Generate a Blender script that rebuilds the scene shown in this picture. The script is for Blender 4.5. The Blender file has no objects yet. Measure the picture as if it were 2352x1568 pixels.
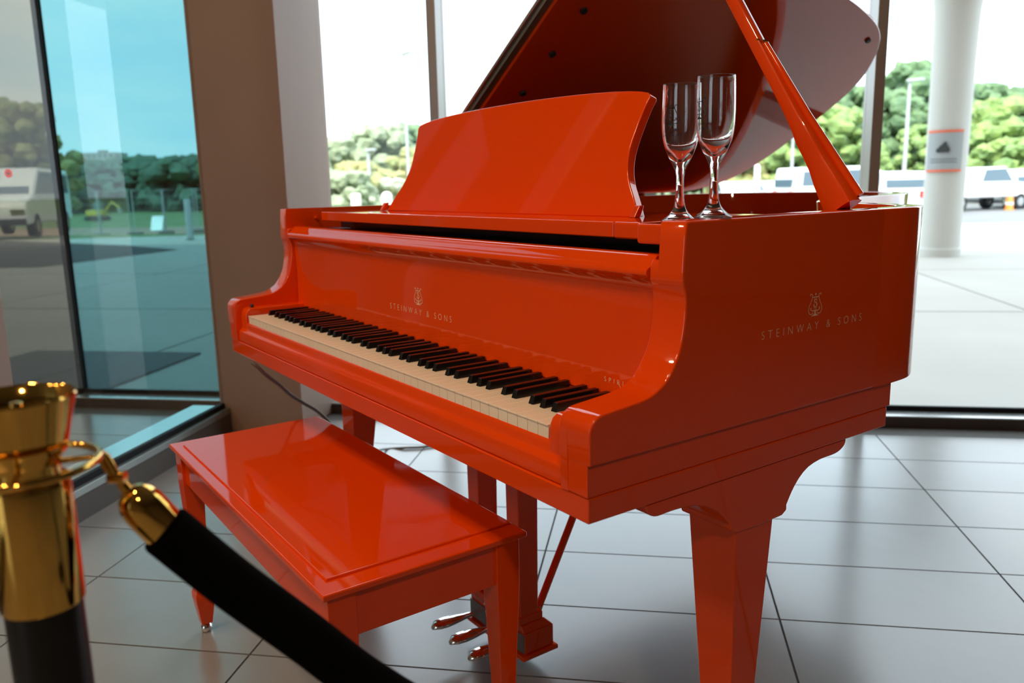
import bpy, bmesh, math, random
from mathutils import Vector, Matrix
random.seed(7)
S = bpy.context.scene
COL = S.collection

# ------------------------------------------------------------------ camera
CAM = Vector((1.4313, -0.6165, 1.0325))
YAW, PITCH, ROLL, FPX = 0.95626, 0.19022, -0.02251, 1878.7
PHI = 0.78818                      # window wall / tile rows against the piano's keyboard
_f = Vector((-math.sin(YAW)*math.cos(PITCH), math.cos(YAW)*math.cos(PITCH), -math.sin(PITCH)))
_r0 = Vector((math.cos(YAW), math.sin(YAW), 0)); _u0 = _r0.cross(_f)
_r = _r0*math.cos(ROLL) + _u0*math.sin(ROLL); _u = _u0*math.cos(ROLL) - _r0*math.sin(ROLL)
cd = bpy.data.cameras.new('camera'); cam = bpy.data.objects.new('camera', cd); COL.objects.link(cam)
cam.matrix_world = Matrix(((_r.x, _u.x, -_f.x, CAM.x), (_r.y, _u.y, -_f.y, CAM.y), (_r.z, _u.z, -_f.z, CAM.z), (0, 0, 0, 1)))
cd.sensor_width = 36; cd.lens = FPX/2352*36; cd.clip_start = .02; cd.clip_end = 600
cd.dof.use_dof = True; cd.dof.focus_distance = 1.32; cd.dof.aperture_fstop = 4.8
S.camera = cam
S.view_settings.view_transform = 'Standard'; S.view_settings.look = 'None'
S.view_settings.gamma = 1; S.view_settings.use_curve_mapping = False
S.view_settings.exposure = 0.0
S.cycles.use_denoising = True
S.cycles.max_bounces = 10; S.cycles.glossy_bounces = 5; S.cycles.transmission_bounces = 8
S.cycles.transparent_max_bounces = 16; S.cycles.diffuse_bounces = 4
S.cycles.caustics_refractive = False; S.cycles.caustics_reflective = False
S.cycles.sample_clamp_indirect = 6

# ------------------------------------------------------------------ sky and sun
SKY = 3.7
w = bpy.data.worlds.new('sky'); S.world = w; w.use_nodes = True
nt = w.node_tree; nt.nodes.clear()
o = nt.nodes.new('ShaderNodeOutputWorld'); bg = nt.nodes.new('ShaderNodeBackground')
tc = nt.nodes.new('ShaderNodeTexCoord'); mp = nt.nodes.new('ShaderNodeMapping'); mp.inputs['Scale'].default_value = (3, 3, 11)
nz = nt.nodes.new('ShaderNodeTexNoise'); nz.inputs['Scale'].default_value = 1.6; nz.inputs['Detail'].default_value = 5
rp = nt.nodes.new('ShaderNodeValToRGB')
rp.color_ramp.elements[0].position = .42; rp.color_ramp.elements[0].color = (.70, .87, 1.0, 1)
rp.color_ramp.elements[1].position = .70; rp.color_ramp.elements[1].color = (.97, .985, 1.0, 1)
L = nt.links.new
L(tc.outputs['Generated'], mp.inputs['Vector']); L(mp.outputs[0], nz.inputs['Vector']); L(nz.outputs['Fac'], rp.inputs['Fac'])
L(rp.outputs['Color'], bg.inputs['Color']); bg.inputs['Strength'].default_value = SKY; L(bg.outputs[0], o.inputs['Surface'])
sl = bpy.data.lights.new('sun', 'SUN'); sl.energy = 7.0; sl.angle = .02; sl.color = (1, .96, .88)
so = bpy.data.objects.new('sun', sl); COL.objects.link(so)

def uvd(a, b, z=0.0):
    c, s = math.cos(PHI), math.sin(PHI)
    return Vector((a*c - b*s, a*s + b*c, z))
so.rotation_euler = (-(uvd(-.25, -1) + Vector((0, 0, 1.23)))).to_track_quat('-Z', 'Y').to_euler()

# ------------------------------------------------------------------ helpers
def ray(x, y): return _r*((x-1176)/FPX) - _u*((y-784)/FPX) + _f
def on_ground(x, y, z=0.0):
    k = ray(x, y); return CAM + k*((z-CAM.z)/k.z)
def at_depth(x, y, dep): return CAM + ray(x, y)*dep
def to_px(p):
    v = Vector(p)-CAM; d = v.dot(_f)
    return (1176 + FPX*v.dot(_r)/d, 784 - FPX*v.dot(_u)/d, d)

def tag(ob, label=None, cat=None, group=None, kind=None):
    if label: ob['label'] = label
    if cat: ob['category'] = cat
    if group: ob['group'] = group
    if kind: ob['kind'] = kind
    return ob
def empty(name, loc=(0, 0, 0), rz=0.0):
    e = bpy.data.objects.new(name, None); COL.objects.link(e); e.location = loc; e.rotation_euler = (0, 0, rz)
    e.empty_display_size = .05
    return e

class MB:
    def __init__(s): s.v = []; s.f = []
    def add(s, vs, fs):
        n = len(s.v); s.v += [tuple(p) for p in vs]; s.f += [tuple(i+n for i in q) for q in fs]; return s
    def box(s, x0, x1, y0, y1, z0, z1):
        return s.add([(x0, y0, z0), (x1, y0, z0), (x1, y1, z0), (x0, y1, z0), (x0, y0, z1), (x1, y0, z1), (x1, y1, z1), (x0, y1, z1)],
                     [(0, 3, 2, 1), (4, 5, 6, 7), (0, 1, 5, 4), (1, 2, 6, 5), (2, 3, 7, 6), (3, 0, 4, 7)])
    def frustum(s, lo, hi):      # two rectangles (x0,x1,y0,y1,z)
        a, b = lo, hi
        vs = [(a[0], a[2], a[4]), (a[1], a[2], a[4]), (a[1], a[3], a[4]), (a[0], a[3], a[4]), (b[0], b[2], b[4]), (b[1], b[2], b[4]), (b[1], b[3], b[4]), (b[0], b[3], b[4])]
        return s.add(vs, [(0, 3, 2, 1), (4, 5, 6, 7), (0, 1, 5, 4), (1, 2, 6, 5), (2, 3, 7, 6), (3, 0, 4, 7)])
    def prism(s, prof, a, b, axis='x', caps=(True, True), closed=True):
        # profile of 2D points extruded from a to b along axis
        def P(p, t):
            return {'x': (t, p[0], p[1]), 'y': (p[0], t, p[1]), 'z': (p[0], p[1], t)}[axis]
        n = len(prof); vs = [P(p, a) for p in prof] + [P(p, b) for p in prof]
        fs = [(i, (i+1) % n, n+(i+1) % n, n+i) for i in range(n if closed else n-1)]
        if caps[0]: fs.append(tuple(range(n-1, -1, -1)))
        if caps[1]: fs.append(tuple(range(n, 2*n)))
        return s.add(vs, fs)
    def tube(s, path, r, seg=10, caps=True):
        path = [Vector(p) for p in path]; n = len(path); rr = r if isinstance(r, (list, tuple)) else [r]*n
        vs = []; up = None
        for i, p in enumerate(path):
            t = (path[min(i+1, n-1)] - path[max(i-1, 0)]).normalized()
            if up is None:
                up = Vector((0, 0, 1)) if abs(t.z) < .9 else Vector((1, 0, 0))
            a = t.cross(up).normalized(); b = a.cross(t).normalized(); up = b
            for k in range(seg):
                th = 2*math.pi*k/seg; vs.append(p + a*(rr[i]*math.cos(th)) + b*(rr[i]*math.sin(th)))
        fs = [(i*seg+k, i*seg+(k+1) % seg, (i+1)*seg+(k+1) % seg, (i+1)*seg+k) for i in range(n-1) for k in range(seg)]
        if caps: fs += [tuple(range(seg-1, -1, -1)), tuple(range((n-1)*seg, n*seg))]
        return s.add(vs, fs)
    def lathe(s, prof, seg=32, c=(0, 0, 0)):     # (r,z) points, radius 0 closes to a pole
        vs = []; idx = []
        for r, z in prof:
            if r < 1e-7: idx.append([len(vs)]*seg); vs.append((c[0], c[1], c[2]+z))
            else:
                idx.append(list(range(len(vs), len(vs)+seg)))
                vs += [(c[0]+r*math.cos(2*math.pi*k/seg), c[1]+r*math.sin(2*math.pi*k/seg), c[2]+z) for k in range(seg)]
        fs = []
        for i in range(len(prof)-1):
            A, B = idx[i], idx[i+1]
            for k in range(seg):
                q = [A[k], A[(k+1) % seg], B[(k+1) % seg], B[k]]; u = []
                for t in q:
                    if t not in u: u.append(t)
                if len(u) > 2: fs.append(tuple(u))
        return s.add(vs, fs)
    def build(s, name, mat, parent=None, bevel=0.0, seg=2, smooth=None, rz=0.0, loc=(0, 0, 0), kind=None):
        me = bpy.data.meshes.new(name); me.from_pydata(s.v, [], s.f); me.update()
        bm = bmesh.new(); bm.from_mesh(me); bmesh.ops.recalc_face_normals(bm, faces=bm.faces); bm.to_mesh(me); bm.free()
        if mat: me.materials.append(M[mat] if isinstance(mat, str) else mat)
        if smooth is not None or bevel:
            me.shade_smooth(); me.set_sharp_from_angle(angle=math.radians(smooth or 35))
        ob = bpy.data.objects.new(name, me); COL.objects.link(ob); ob.location = loc; ob.rotation_euler = (0, 0, rz)
        if parent: ob.parent = parent
        if bevel:
            b = ob.modifiers.new('bevel', 'BEVEL'); b.width = bevel; b.segments = seg; b.limit_method = 'ANGLE'; b.angle_limit = math.radians(38); b.harden_normals = True
        if kind: ob['kind'] = kind
        return ob

def smooth_path(pts, n=6, closed=False):
    pts = [Vector(p) for p in pts]; out = []; N = len(pts)
    for i in range(N if closed else N-1):
        g = lambda j: pts[j % N] if closed else pts[max(0, min(N-1, j))]
        a, b, c, d = g(i-1), g(i), g(i+1), g(i+2)
        for k in range(n):
            t = k/n
            out.append(.5*((2*b) + (c-a)*t + (2*a-5*b+4*c-d)*t*t + (3*b-a-3*c+d)*t**3))
    if not closed: out.append(pts[-1])
    return out
def inst(me, name, parent, loc=(0, 0, 0), rz=0.0, scale=None):
    ob = bpy.data.objects.new(name, me); COL.objects.link(ob); ob.parent = parent; ob.location = loc; ob.rotation_euler = (0, 0, rz)
    if scale: ob.scale = scale
    return ob
def copy_tree(ob, parent=None):
    c = ob.copy(); COL.objects.link(c); c.parent = parent
    for ch in [q for q in bpy.data.objects if q.parent == ob]: copy_tree(ch, c)
    return c

# ------------------------------------------------------------------ materials
M = {}
def pmat(name, color, rough=.5, metal=0.0, spec=.5, noise=None, bump=None, **kw):
    m = bpy.data.materials.new(name); m.use_nodes = True; t = m.node_tree; p = t.nodes['Principled BSDF']
    p.inputs['Base Color'].default_value = (*color, 1); p.inputs['Roughness'].default_value = rough
    p.inputs['Metallic'].default_value = metal; p.inputs['Specular IOR Level'].default_value = spec
    for k, v in kw.items(): p.inputs[k].default_value = v
    if noise:       # (scale, second colour, detail, stretch)
        tc = t.nodes.new('ShaderNodeTexCoord'); mp = t.nodes.new('ShaderNodeMapping'); n = t.nodes.new('ShaderNodeTexNoise')
        n.inputs['Scale'].default_value = noise[0]; n.inputs['Detail'].default_value = noise[2] if len(noise) > 2 else 4
        if len(noise) > 3: mp.inputs['Scale'].default_value = noise[3]
        r = t.nodes.new('ShaderNodeValToRGB'); r.color_ramp.elements[0].position = .35; r.color_ramp.elements[1].position = .65
        r.color_ramp.elements[0].color = (*color, 1); r.color_ramp.elements[1].color = (*noise[1], 1)
        t.links.new(tc.outputs['Object'], mp.inputs[0]); t.links.new(mp.outputs[0], n.inputs['Vector']); t.links.new(n.outputs['Fac'], r.inputs[0]); t.links.new(r.outputs[0], p.inputs['Base Color'])
    if bump:
        tc = t.nodes.new('ShaderNodeTexCoord'); n = t.nodes.new('ShaderNodeTexNoise'); b = t.nodes.new('ShaderNodeBump')
        n.inputs['Scale'].default_value = bump[0]; n.inputs['Detail'].default_value = 4; b.inputs['Strength'].default_value = bump[1]; b.inputs['Distance'].default_value = bump[2]
        t.links.new(tc.outputs['Object'], n.inputs['Vector']); t.links.new(n.outputs['Fac'], b.inputs['Height']); t.links.new(b.outputs[0], p.inputs['Normal'])
    M[name] = m; return m
def pane_mat(name, tint, refl=1.45):
    m = bpy.data.materials.new(name); m.use_nodes = True; t = m.node_tree; t.nodes.clear()
    o = t.nodes.new('ShaderNodeOutputMaterial'); mx = t.nodes.new('ShaderNodeMixShader'); tr = t.nodes.new('ShaderNodeBsdfTransparent')
    gl = t.nodes.new('ShaderNodeBsdfGlossy'); fr = t.nodes.new('ShaderNodeFresnel')
    fr.inputs['IOR'].default_value = refl; tr.inputs[0].default_value = (*tint, 1); gl.inputs['Roughness'].default_value = 0
    ge = t.nodes.new('ShaderNodeNewGeometry'); inv = t.nodes.new('ShaderNodeMath'); inv.operation = 'SUBTRACT'; inv.inputs[0].default_value = 1
    mu = t.nodes.new('ShaderNodeMath'); mu.operation = 'MULTIPLY'
    t.links.new(ge.outputs['Backfacing'], inv.inputs[1]); t.links.new(fr.outputs[0], mu.inputs[0]); t.links.new(inv.outputs[0], mu.inputs[1])   # one reflection per pane, at the face met first
    t.links.new(mu.outputs[0], mx.inputs[0]); t.links.new(tr.outputs[0], mx.inputs[1]); t.links.new(gl.outputs[0], mx.inputs[2]); t.links.new(mx.outputs[0], o.inputs[0])
    M[name] = m
def emat(name, color, strength):
    m = bpy.data.materials.new(name); m.use_nodes = True; t = m.node_tree; p = t.nodes['Principled BSDF']
    p.inputs['Base Color'].default_value = (*color, 1); p.inputs['Emission Color'].default_value = (*color, 1); p.inputs['Emission Strength'].default_value = strength
    M[name] = m

pmat('lacquer', (.78, .060, .001), .035, IOR=1.56)
pmat('lacquer_bench', (.78, .060, .001), .04, IOR=1.56)
pmat('case_black', (.012, .010, .014), .25)
pmat('plate_bronze', (.10, .055, .025), .35, .6)
pmat('ivory', (.86, .77, .63), .3)
pmat('ebony', (.006, .006, .007), .22)
pmat('felt_red', (.25, .01, .01), .9)
pmat('gold_print', (.85, .56, .34), .5)
pmat('rubber', (.012, .012, .012), .6)
pmat('steel', (.55, .55, .54), .22, 1)
pmat('steel_dull', (.30, .31, .30), .42, .9)
pmat('chrome', (.85, .85, .84), .06, 1)
pmat('brass', (.74, .42, .09), .08, 1)
pmat('black_post', (.006, .0055, .0055), .35, spec=.3)
pmat('velvet', (.0022, .0022, .0025), 1.0, spec=.05)
pmat('glass', (1, 1, 1), 0.0, IOR=1.5, **{'Transmission Weight': 1.0})
pmat('glass_print', (.01, .012, .02), .5)
pmat('tile', (.215, .215, .21), .22, noise=(3.0, (.245, .243, .24), 5), bump=(60, .04, .002), IOR=1.7)
pmat('grout', (.085, .078, .07), .8)
pmat('plaster', (.25, .168, .128), .55, noise=(2, (.27, .182, .14)))
pmat('wall_paint', (.17, .14, .12), .7, noise=(1.2, (.20, .165, .14)))
pmat('ceiling_paint', (.26, .24, .22), .8)
pmat('aluminium', (.30, .28, .26), .38, .3)
pmat('sill_metal', (.74, .74, .73), .22, .9)
pmat('bronze_frame', (.075, .06, .05), .45, .2)
pmat('gasket', (.008, .008, .009), .6, spec=.2)
pane_mat('pane_clear', (.97, .985, .98))
pane_mat('pane_cyan', (.325, .49, .505), 1.5)
pane_mat('pane_grey', (.36, .355, .32), 1.6)
pmat('concrete', (.39, .365, .325), .75, noise=(.8, (.43, .405, .365), 6))
pmat('concrete_dark', (.20, .20, .19), .85)
pmat('asphalt', (.16, .165, .17), .9, noise=(.7, (.20, .20, .205)))
pmat('asphalt_dark', (.05, .05, .055), .9)
pmat('mat_dark', (.10, .10, .11), .9, noise=(60, (.14, .14, .15)))
pmat('lawn', (0.101, 0.175, 0.053), .9, noise=(0.96, (0.149, 0.212, 0.086), 6))
pmat('verge', (0.254, 0.243, 0.148), .9, noise=(2.4000000000000004, (0.182, 0.203, 0.087)))
pmat('dirt', (.36, .24, .17), .9, noise=(.5, (.28, .20, .14)))
pmat('leaf_bright', (0.257, 0.352, 0.099), .7, noise=(1.4400000000000002, (0.138, 0.233, 0.075), 6))
pmat('leaf_mid', (0.139, 0.223, 0.097), .7, noise=(1.2800000000000002, (0.078, 0.146, 0.067), 6))
pmat('leaf_dark', (0.086, 0.167, 0.099), .7, noise=(0.8, (0.052, 0.107, 0.073), 6))
pmat('leaf_haze_pale', (0.282, 0.314, 0.198), .7, noise=(1.4400000000000002, (0.198, 0.251, 0.146), 6))  # greens lightened to stand in for hazy glare over the trees
pmat('leaf_yellow', (0.326, 0.289, 0.110), .7, noise=(1.4400000000000002, (0.212, 0.249, 0.091), 6))
pmat('blossom', (0.490, 0.479, 0.395), .7, noise=(2.4000000000000004, (0.368, 0.400, 0.273)))
pmat('bark', (.14, .10, .07), .9)
pmat('column_white', (.56, .56, .52), .55)
pmat('sign_grey', (.36, .39, .40), .5)
pmat('sign_orange', (.85, .16, .07), .5)
pmat('sign_dark', (.04, .05, .05), .5)
pmat('paint_white', (.82, .83, .84), .25)
pmat('paint_dark', (.05, .055, .07), .25)
pmat('paint_silver', (.45, .47, .50), .25, .4)
pmat('car_glass', (.10, .15, .19), .08)
pmat('tyre', (.015, .015, .016), .8)
pmat('tail_red', (.75, .04, .03), .3)
pmat('plate_orange', (.85, .28, .06), .4)
pmat('post_grey', (.42, .44, .45), .5)
pmat('post_cream', (.78, .72, .62), .5)
pmat('digger_yellow', (.72, .46, .05), .5)
pmat('cable_grey', (.13, .13, .125), .5)
emat('sticker_red_glow', (.95, .05, .03), .25)  # the disc gives off a faint glow although it is no lamp
emat('lamp_warm', (1.0, .72, .42), 9.0)

# ------------------------------------------------------------------ the room (local axes: u along the window wall, v out through it)
VW = 2.06            # interior plane of the window wall
UL = -1.25           # glass screen on the left
HC = 3.7
TU, TV = .5379*math.cos(PHI)+1.5613*math.sin(PHI), -.5379*math.sin(PHI)+1.5613*math.cos(PHI)
TL, TR = .5992, .3038
def room(mb, name, mat, label, cat, kind='structure', **k):
    return tag(mb.build(name, mat, rz=PHI, **k), label, cat, kind=kind)

floor = room(MB().box(-7.2, 7.2, -7.2, VW+.12, -.12, -.0035), 'floor', 'grout', 'grey porcelain tiled floor of the lobby with dark grout lines', 'floor')
g = .0026
tm = MB().box(g, TL-g, g, TR-g, -.006, 0)
first = tm.build('floor_tile', 'tile', floor, bevel=.0012, seg=1)
tile_me = first.data; used = False; rest = MB()
for i in range(-14, 12):
    for j in range(-30, 4):
        a, b = TU+i*TL, TV+j*TR
        if a < -7.2 or a+TL > 7.25 or b < -7.2: continue
        if b+TR > VW+.1:
            if b > VW-.03: continue
        c = uvd(a+TL/2, b+TR/2); x, y, d = to_px(c)
        vis = False
        for (p, q) in ((0, 0), (TL, 0), (TL, TR), (0, TR), (TL/2, TR/2)):
            x, y, d = to_px(uvd(a+p, b+q))
            if d > .2 and -120 < x < 2470 and -50 < y < 1700: vis = True
        if vis and a > -4.2:
            if not used: first.location = (a, b, 0); used = True
            else:
                t = inst(tile_me, 'floor_tile', floor, (a, b, 0))
        else: rest.box(a+g, a+TL-g, b+g, min(b+TR-g, VW+.1), -.006, 0)
rest.build('floor_tile_field', 'tile', floor, kind='stuff')

room(MB().box(-7.2, 7.2, -7.2, VW+.3, HC, HC+.25), 'ceiling', 'ceiling_paint', 'pale painted lobby ceiling with round downlights', 'ceiling')
# pillar between screen and window wall
room(MB().box(-1.262, -.885, 1.735, VW+.16, 0, HC), 'wall_pillar', 'plaster', 'taupe plastered pillar standing between glass screen and window wall', 'pillar', bevel=.004)
# back and side walls of the lobby (behind the camera)
wb = MB().box(-7.2, -6.4, -7.3, -7.2, -.1, HC).box(-3.0, 7.2, -7.3, -7.2, -.1, HC).box(-6.4, -3.0, -7.3, -7.2, -.1, .3).box(-6.4, -3.0, -7.3, -7.2, 3.0, HC)
room(wb, 'wall_back', 'wall_paint', 'taupe painted back wall of the lobby behind the viewer', 'wall')
room(MB().box(7.2, 7.3, -7.3, VW+.3, -.1, HC), 'wall_right', 'wall_paint', 'taupe painted side wall of the lobby far right', 'wall')
room(MB().box(-7.3, -7.2, -7.3, -3.0, -.1, HC).box(-7.2, -3.7, -3.05, -2.95, -.1, HC), 'wall_left', 'wall_paint', 'taupe painted return wall behind the entrance vestibule', 'wall')
room(MB().box(-3.72, -3.6, -2.95, VW+.16, -.1, HC), 'wall_vestibule', 'wall_paint', 'taupe end wall of the glazed entrance vestibule', 'wall')
bw = empty('window_5', rz=PHI); tag(bw, 'large window in the back wall behind the viewer', 'window', kind='structure')
MB().box(-6.4, -3.0, -7.262, -7.25, .3, 3.0).build('pane', 'pane_clear', bw)
fr = MB()
for a in (-6.4, -5.3, -4.2, -3.06): fr.box(a, a+.06, -7.3, -7.2, .3, 3.0)
fr.box(-6.4, -3.0, -7.3, -7.2, .3, .36).box(-6.4, -3.0, -7.3, -7.2, 2.94, 3.0)
fr.build('window_frame', 'aluminium', bw)

# window wall: mullions, sills, panes
def window(name, a0, a1, pane, label, head=3.55):
    e = empty(name, rz=PHI); tag(e, label, 'window', kind='structure')
    MB().box(a0, a1, VW+.105, VW+.117, .05, head).build('pane', pane, e)
    MB().box(a0, a1, VW, VW+.15, .040, .046).build('window_sill', 'sill_metal', e, bevel=.001)
    MB().box(a0, a1, VW+.001, VW+.14, -.003, .040).build('base_trim', 'bronze_frame', e)
    MB().box(a0, a1, VW+.088, VW+.104, .046, .066).build('glazing_bead', 'gasket', e)
    MB().box(a0, a1, VW, VW+.15, head, HC).build('head_frame', 'bronze_frame', e)
    return e
window('window_1', -.885, -.3575, 'pane_clear', 'clear full-height window pane beside the taupe pillar')
window('window_2', -.318, 1.432, 'pane_clear', 'wide clear window pane behind the open piano lid')
window('window_3', 1.472, 3.22, 'pane_clear', 'clear full-height window pane looking at the white column')
wv = window('window_6', -2.235, -1.262, 'pane_cyan', 'cyan tinted window pane left of the taupe pillar')
wg = window('window_7', -3.6, -2.262, 'pane_grey', 'dark grey tinted window pane at the far left')
def mullion(a0, a1, mat, label):
    e = MB().box(a0, a1, VW-.002, VW+.15, 0, HC)
    return room(e, 'trim_mullion', mat, label, 'mullion', bevel=.0015)
mullion(-.3575, -.318, 'aluminium', 'upright window mullion behind the left edge of the music desk')
mullion(1.432, 1.472, 'aluminium', 'upright window mullion behind the rounded tail of the lid')
mullion(3.22, 3.26, 'aluminium', 'upright window mullion beyond the right picture edge')
room(MB().box(-2.262, -2.235, VW+.085, VW+.122, 0, HC), 'trim_mullion', 'gasket', 'slim black mullion between the cyan and grey panes', 'mullion', bevel=.0015)
# glass screen running towards the viewer from the pillar
sc = empty('window_8', rz=PHI); tag(sc, 'clear glass screen running from the pillar towards the brass post', 'glass screen', kind='structure')
MB().box(UL-.006, UL+.006, .572, 1.735, .12, 3.4).build('pane', 'pane_clear', sc)
MB().box(UL-.006, UL+.006, -2.9, .50, .12, 3.4).build('pane', 'pane_clear', sc)
MB().box(UL-.140, UL-.012, -2.95, 1.735, .080, .114).build('window_sill', 'sill_metal', sc, bevel=.002)
MB().box(UL-.010, UL+.010, -2.95, 1.735, .07, .126).build('glazing_bead', 'gasket', sc)
MB().box(UL+.012, UL+.034, -2.95, 1.735, .080, .106).build('glazing_bead', 'steel_dull', sc, bevel=.002)
MB().box(UL-.140, UL+.036, -2.95, 1.735, 0, .080).build('base_trim', 'bronze_frame', sc)
MB().box(UL-.05, UL+.022, .50, .572, 0, HC).build('post', 'plaster', sc, bevel=.003)
MB().box(UL-.05, UL+.03, -2.95, 1.735, 3.4, HC).build('head_frame', 'bronze_frame', sc)
# red round sticker on the grey pane
k = ray(19, 398); p = CAM + k*((VW+.10 - CAM.dot(uvd(0, 1)))/k.dot(uvd(0, 1)))
pu, pv, pz = p.dot(uvd(1, 0)), p.dot(uvd(0, 1)), p.z
st = empty('round_sticker', uvd(pu, pv, pz), PHI); tag(st, 'small red round sticker on the grey window pane', 'sticker')
mb = MB(); ring = [(.021*math.cos(t*math.pi/12), .021*math.sin(t*math.pi/12)) for t in range(24)]
mb.prism(ring, 0, .002, 'y'); mb.build('disc', 'sticker_red_glow', st)
mb = MB()
for q in (((-.008, .007), (-.005, -.007)), ((-.005, -.007), (0, .004)), ((0, .004), (.005, -.007)), ((.005, -.007), (.008, .007))):
    (x0, z0), (x1, z1) = q
    mb.prism([(x0-.0014, z0), (x0+.0014, z0), (x1+.0014, z1), (x1-.0014, z1)], -.001, 0, 'y')
mb.build('letter', 'sign_dark', st)

# ------------------------------------------------------------------ ceiling downlights
def downlight(p, power, size, where):
    e = empty('ceiling_downlight', (p[0], p[1], HC)); tag(e, 'round warm ceiling downlight %s' % where, 'ceiling light', 'lobby downlights')
    MB().lathe([(.10, -.001), (.135, -.001), (.135, -.012), (.10, -.006), (.10, -.001)], 24).build('trim_ring', 'column_white', e, smooth=40)
    MB().lathe([(0, -.004), (.10, -.004), (.10, -.002), (0, -.002)], 24).build('diffuser', 'lamp_warm', e)
    l = bpy.data.lights.new('downlight_beam', 'AREA'); l.shape = 'DISK'; l.size = size; l.energy = power; l.color = (1.0, .70, .42)
    lo = bpy.data.objects.new('downlight_beam', l); COL.objects.link(lo); lo.parent = e; lo.location = (0, 0, -.02)
DL = [((-.9, -1.7), 'over the bench front', 26), ((.40, -1.35), 'in front of the keyboard', 26), ((.5, -3.8), 'behind the viewer', 28), ((-2.0, -3.0), 'towards the vestibule wall', 24), ((-.6, -4.2), 'in the second row', 28), ((3.4, -1.6), 'added right of the viewer to brighten the piano side', 50)]  # last entry is an added lamp that lifts the piano's dark right side
for p, wh, pw_ in DL: downlight(p, pw_, .22, wh)

# ------------------------------------------------------------------ the grand piano
W2, WI = .7186, .712
ZB, ZM, ZR, ZT = .619, .653, .6957, .982
PI_ = empty('grand_piano', (0, 0, 0)); tag(PI_, 'glossy orange grand piano with raised lid and exposed keyboard', 'piano')
def pp(mb, name, mat='lacquer', **k): return mb.build(name, mat, PI_, **k)

outline = [(W2, .60), (W2, .665), (.7125, .715), (.690, .762), (.645, .800), (.58, .833), (.48, .89), (.40, .965), (.33, 1.08), (.275, 1.22), (.235, 1.38), (.205, 1.52), (.168, 1.64), (.105, 1.77), (.03, 1.86), (-.06, 1.92), (-.18, 1.952), (-.32, 1.955), (-.46, 1.94), (-.58, 1.90), (-.665, 1.82), (-.705, 1.71), (-W2, 1.58), (-W2, 1.1), (-W2, .60)]
ol = [Vector((p.x, p.y)) for p in smooth_path([(a, b, 0) for a, b in outline], 6)]
def offset(pts, d):
    out = []
    for i, p in enumerate(pts):
        t = (pts[min(i+1, len(pts)-1)] - pts[max(i-1, 0)]).normalized(); n = Vector((-t.y, t.x)); out.append(p + n*d)
    out[0] = Vector((pts[0].x-d, pts[0].y)); out[-1] = Vector((pts[-1].x+d, pts[-1].y)); return out
TH = .043
il = offset(ol, TH)
n = len(ol); mb = MB()
vs = []
sec = [(0, ZR), (0, ZT-.003), (.0012, ZT-.0008), (.0035, ZT), (TH-.0035, ZT), (TH-.0012, ZT-.0008), (TH, ZT-.003), (TH, ZR)]
for i in range(n):
    for (d, z) in sec:
        q = ol[i].lerp(il[i], d/TH); vs.append((q.x, q.y, z))
m_ = len(sec)
fs = [(i*m_+k, (i+1)*m_+k, (i+1)*m_+(k+1) % m_, i*m_+(k+1) % m_) for i in range(n-1) for k in range(m_)]
mb.add(vs, fs); pp(mb, 'rim', smooth=50)
# arms (continue the rim to the front)
prof = [(.1557, ZT), (.1537, .9457), (.1517, .9094), (.155, .897), (.1577, .8843), (.158, .8719), (.1569, .8575), (.1541, .8391), (.1487, .8188), (.1397, .8011), (.1284, .786), (.1190, .7776), (.099, .7672), (.0735, .7628), (.0392, .7598), (.0165, .7576), (.0075, .7545), (.0012, .7488), (-.0025, .742), (-.0037, .7340)]
prof = [(p.x, p.y) for p in smooth_path([(a, b, 0) for a, b in prof], 3)]
def plate(poly, xa, xb, ra, rb, name, parent, mat='lacquer', seg=4):
    # open profile swept across x with rounded long edges; the broad faces stay flat
    P = [Vector(p) for p in poly]; n = len(P); nr = []
    for i in range(n):
        t0 = (P[i]-P[i-1]).normalized() if i else None; t1 = (P[i+1]-P[i]).normalized() if i < n-1 else None
        t = (t0+t1) if (t0 and t1) else (t0 or t1)
        nv = Vector((-t.y, t.x)).normalized(); k = 1.0
        if t0 and t1: k = 1/max(.5, nv.dot(Vector((-t0.y, t0.x))))
        nr.append(nv*k)
    sx = 1 if xb > xa else -1; vs = []
    cols = [(xa + sx*ra*(1-math.cos(math.pi/2*k/seg)), ra*(1-math.sin(math.pi/2*k/seg))) for k in range(seg+1)] if ra else [(xa, 0)]
    cols += [(xb - sx*rb*(1-math.cos(math.pi/2*k/seg)), rb*(1-math.sin(math.pi/2*k/seg))) for k in range(seg, -1, -1)] if rb else [(xb, 0)]
    ncol = len(cols)
    for i in range(n):
        for (x, d) in cols:
            q = P[i] + nr[i]*d; vs.append((x, q.x, q.y))
    fs = [(i*ncol+k, i*ncol+k+1, (i+1)*ncol+k+1, (i+1)*ncol+k) for i in range(n-1) for k in range(ncol-1)]
    fs += [tuple(i*ncol for i in range(n)), tuple(i*ncol+ncol-1 for i in range(n-1, -1, -1))]
    ob = MB().add(vs, fs).build(name, mat, parent, smooth=50)
    for p in ob.data.polygons:
        if len(p.vertices) > 4: p.use_smooth = False
    return ob
RT = .003
for s in (-1, 1):
    outer = [(.60, ZT), (.1640, ZT), (.1588, ZT-.0008), (.1562, ZT-.0030)] + prof[2:] + [(-.002, ZR), (.60, ZR)]
    ar = plate(outer, s*W2, s*(W2-TH), RT, 0, 'arm', PI_)
    low = [(.205, .931), (.160, .931), (.1558, .9297), (.1537, .926)] + [q for q in prof if q[1] < .924] + [(-.002, ZM), (.30, ZM)]
    plate(low, s*(W2-TH), s*.660, 0, .0022, 'arm_lining', ar)
    x0, x1 = sorted((s*(W2-TH-.004), s*WI)); MB().box(x0, x1, -.0018, .665, ZM, ZR+.002).build('arm_base', 'lacquer', ar, bevel=.0016)
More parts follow.
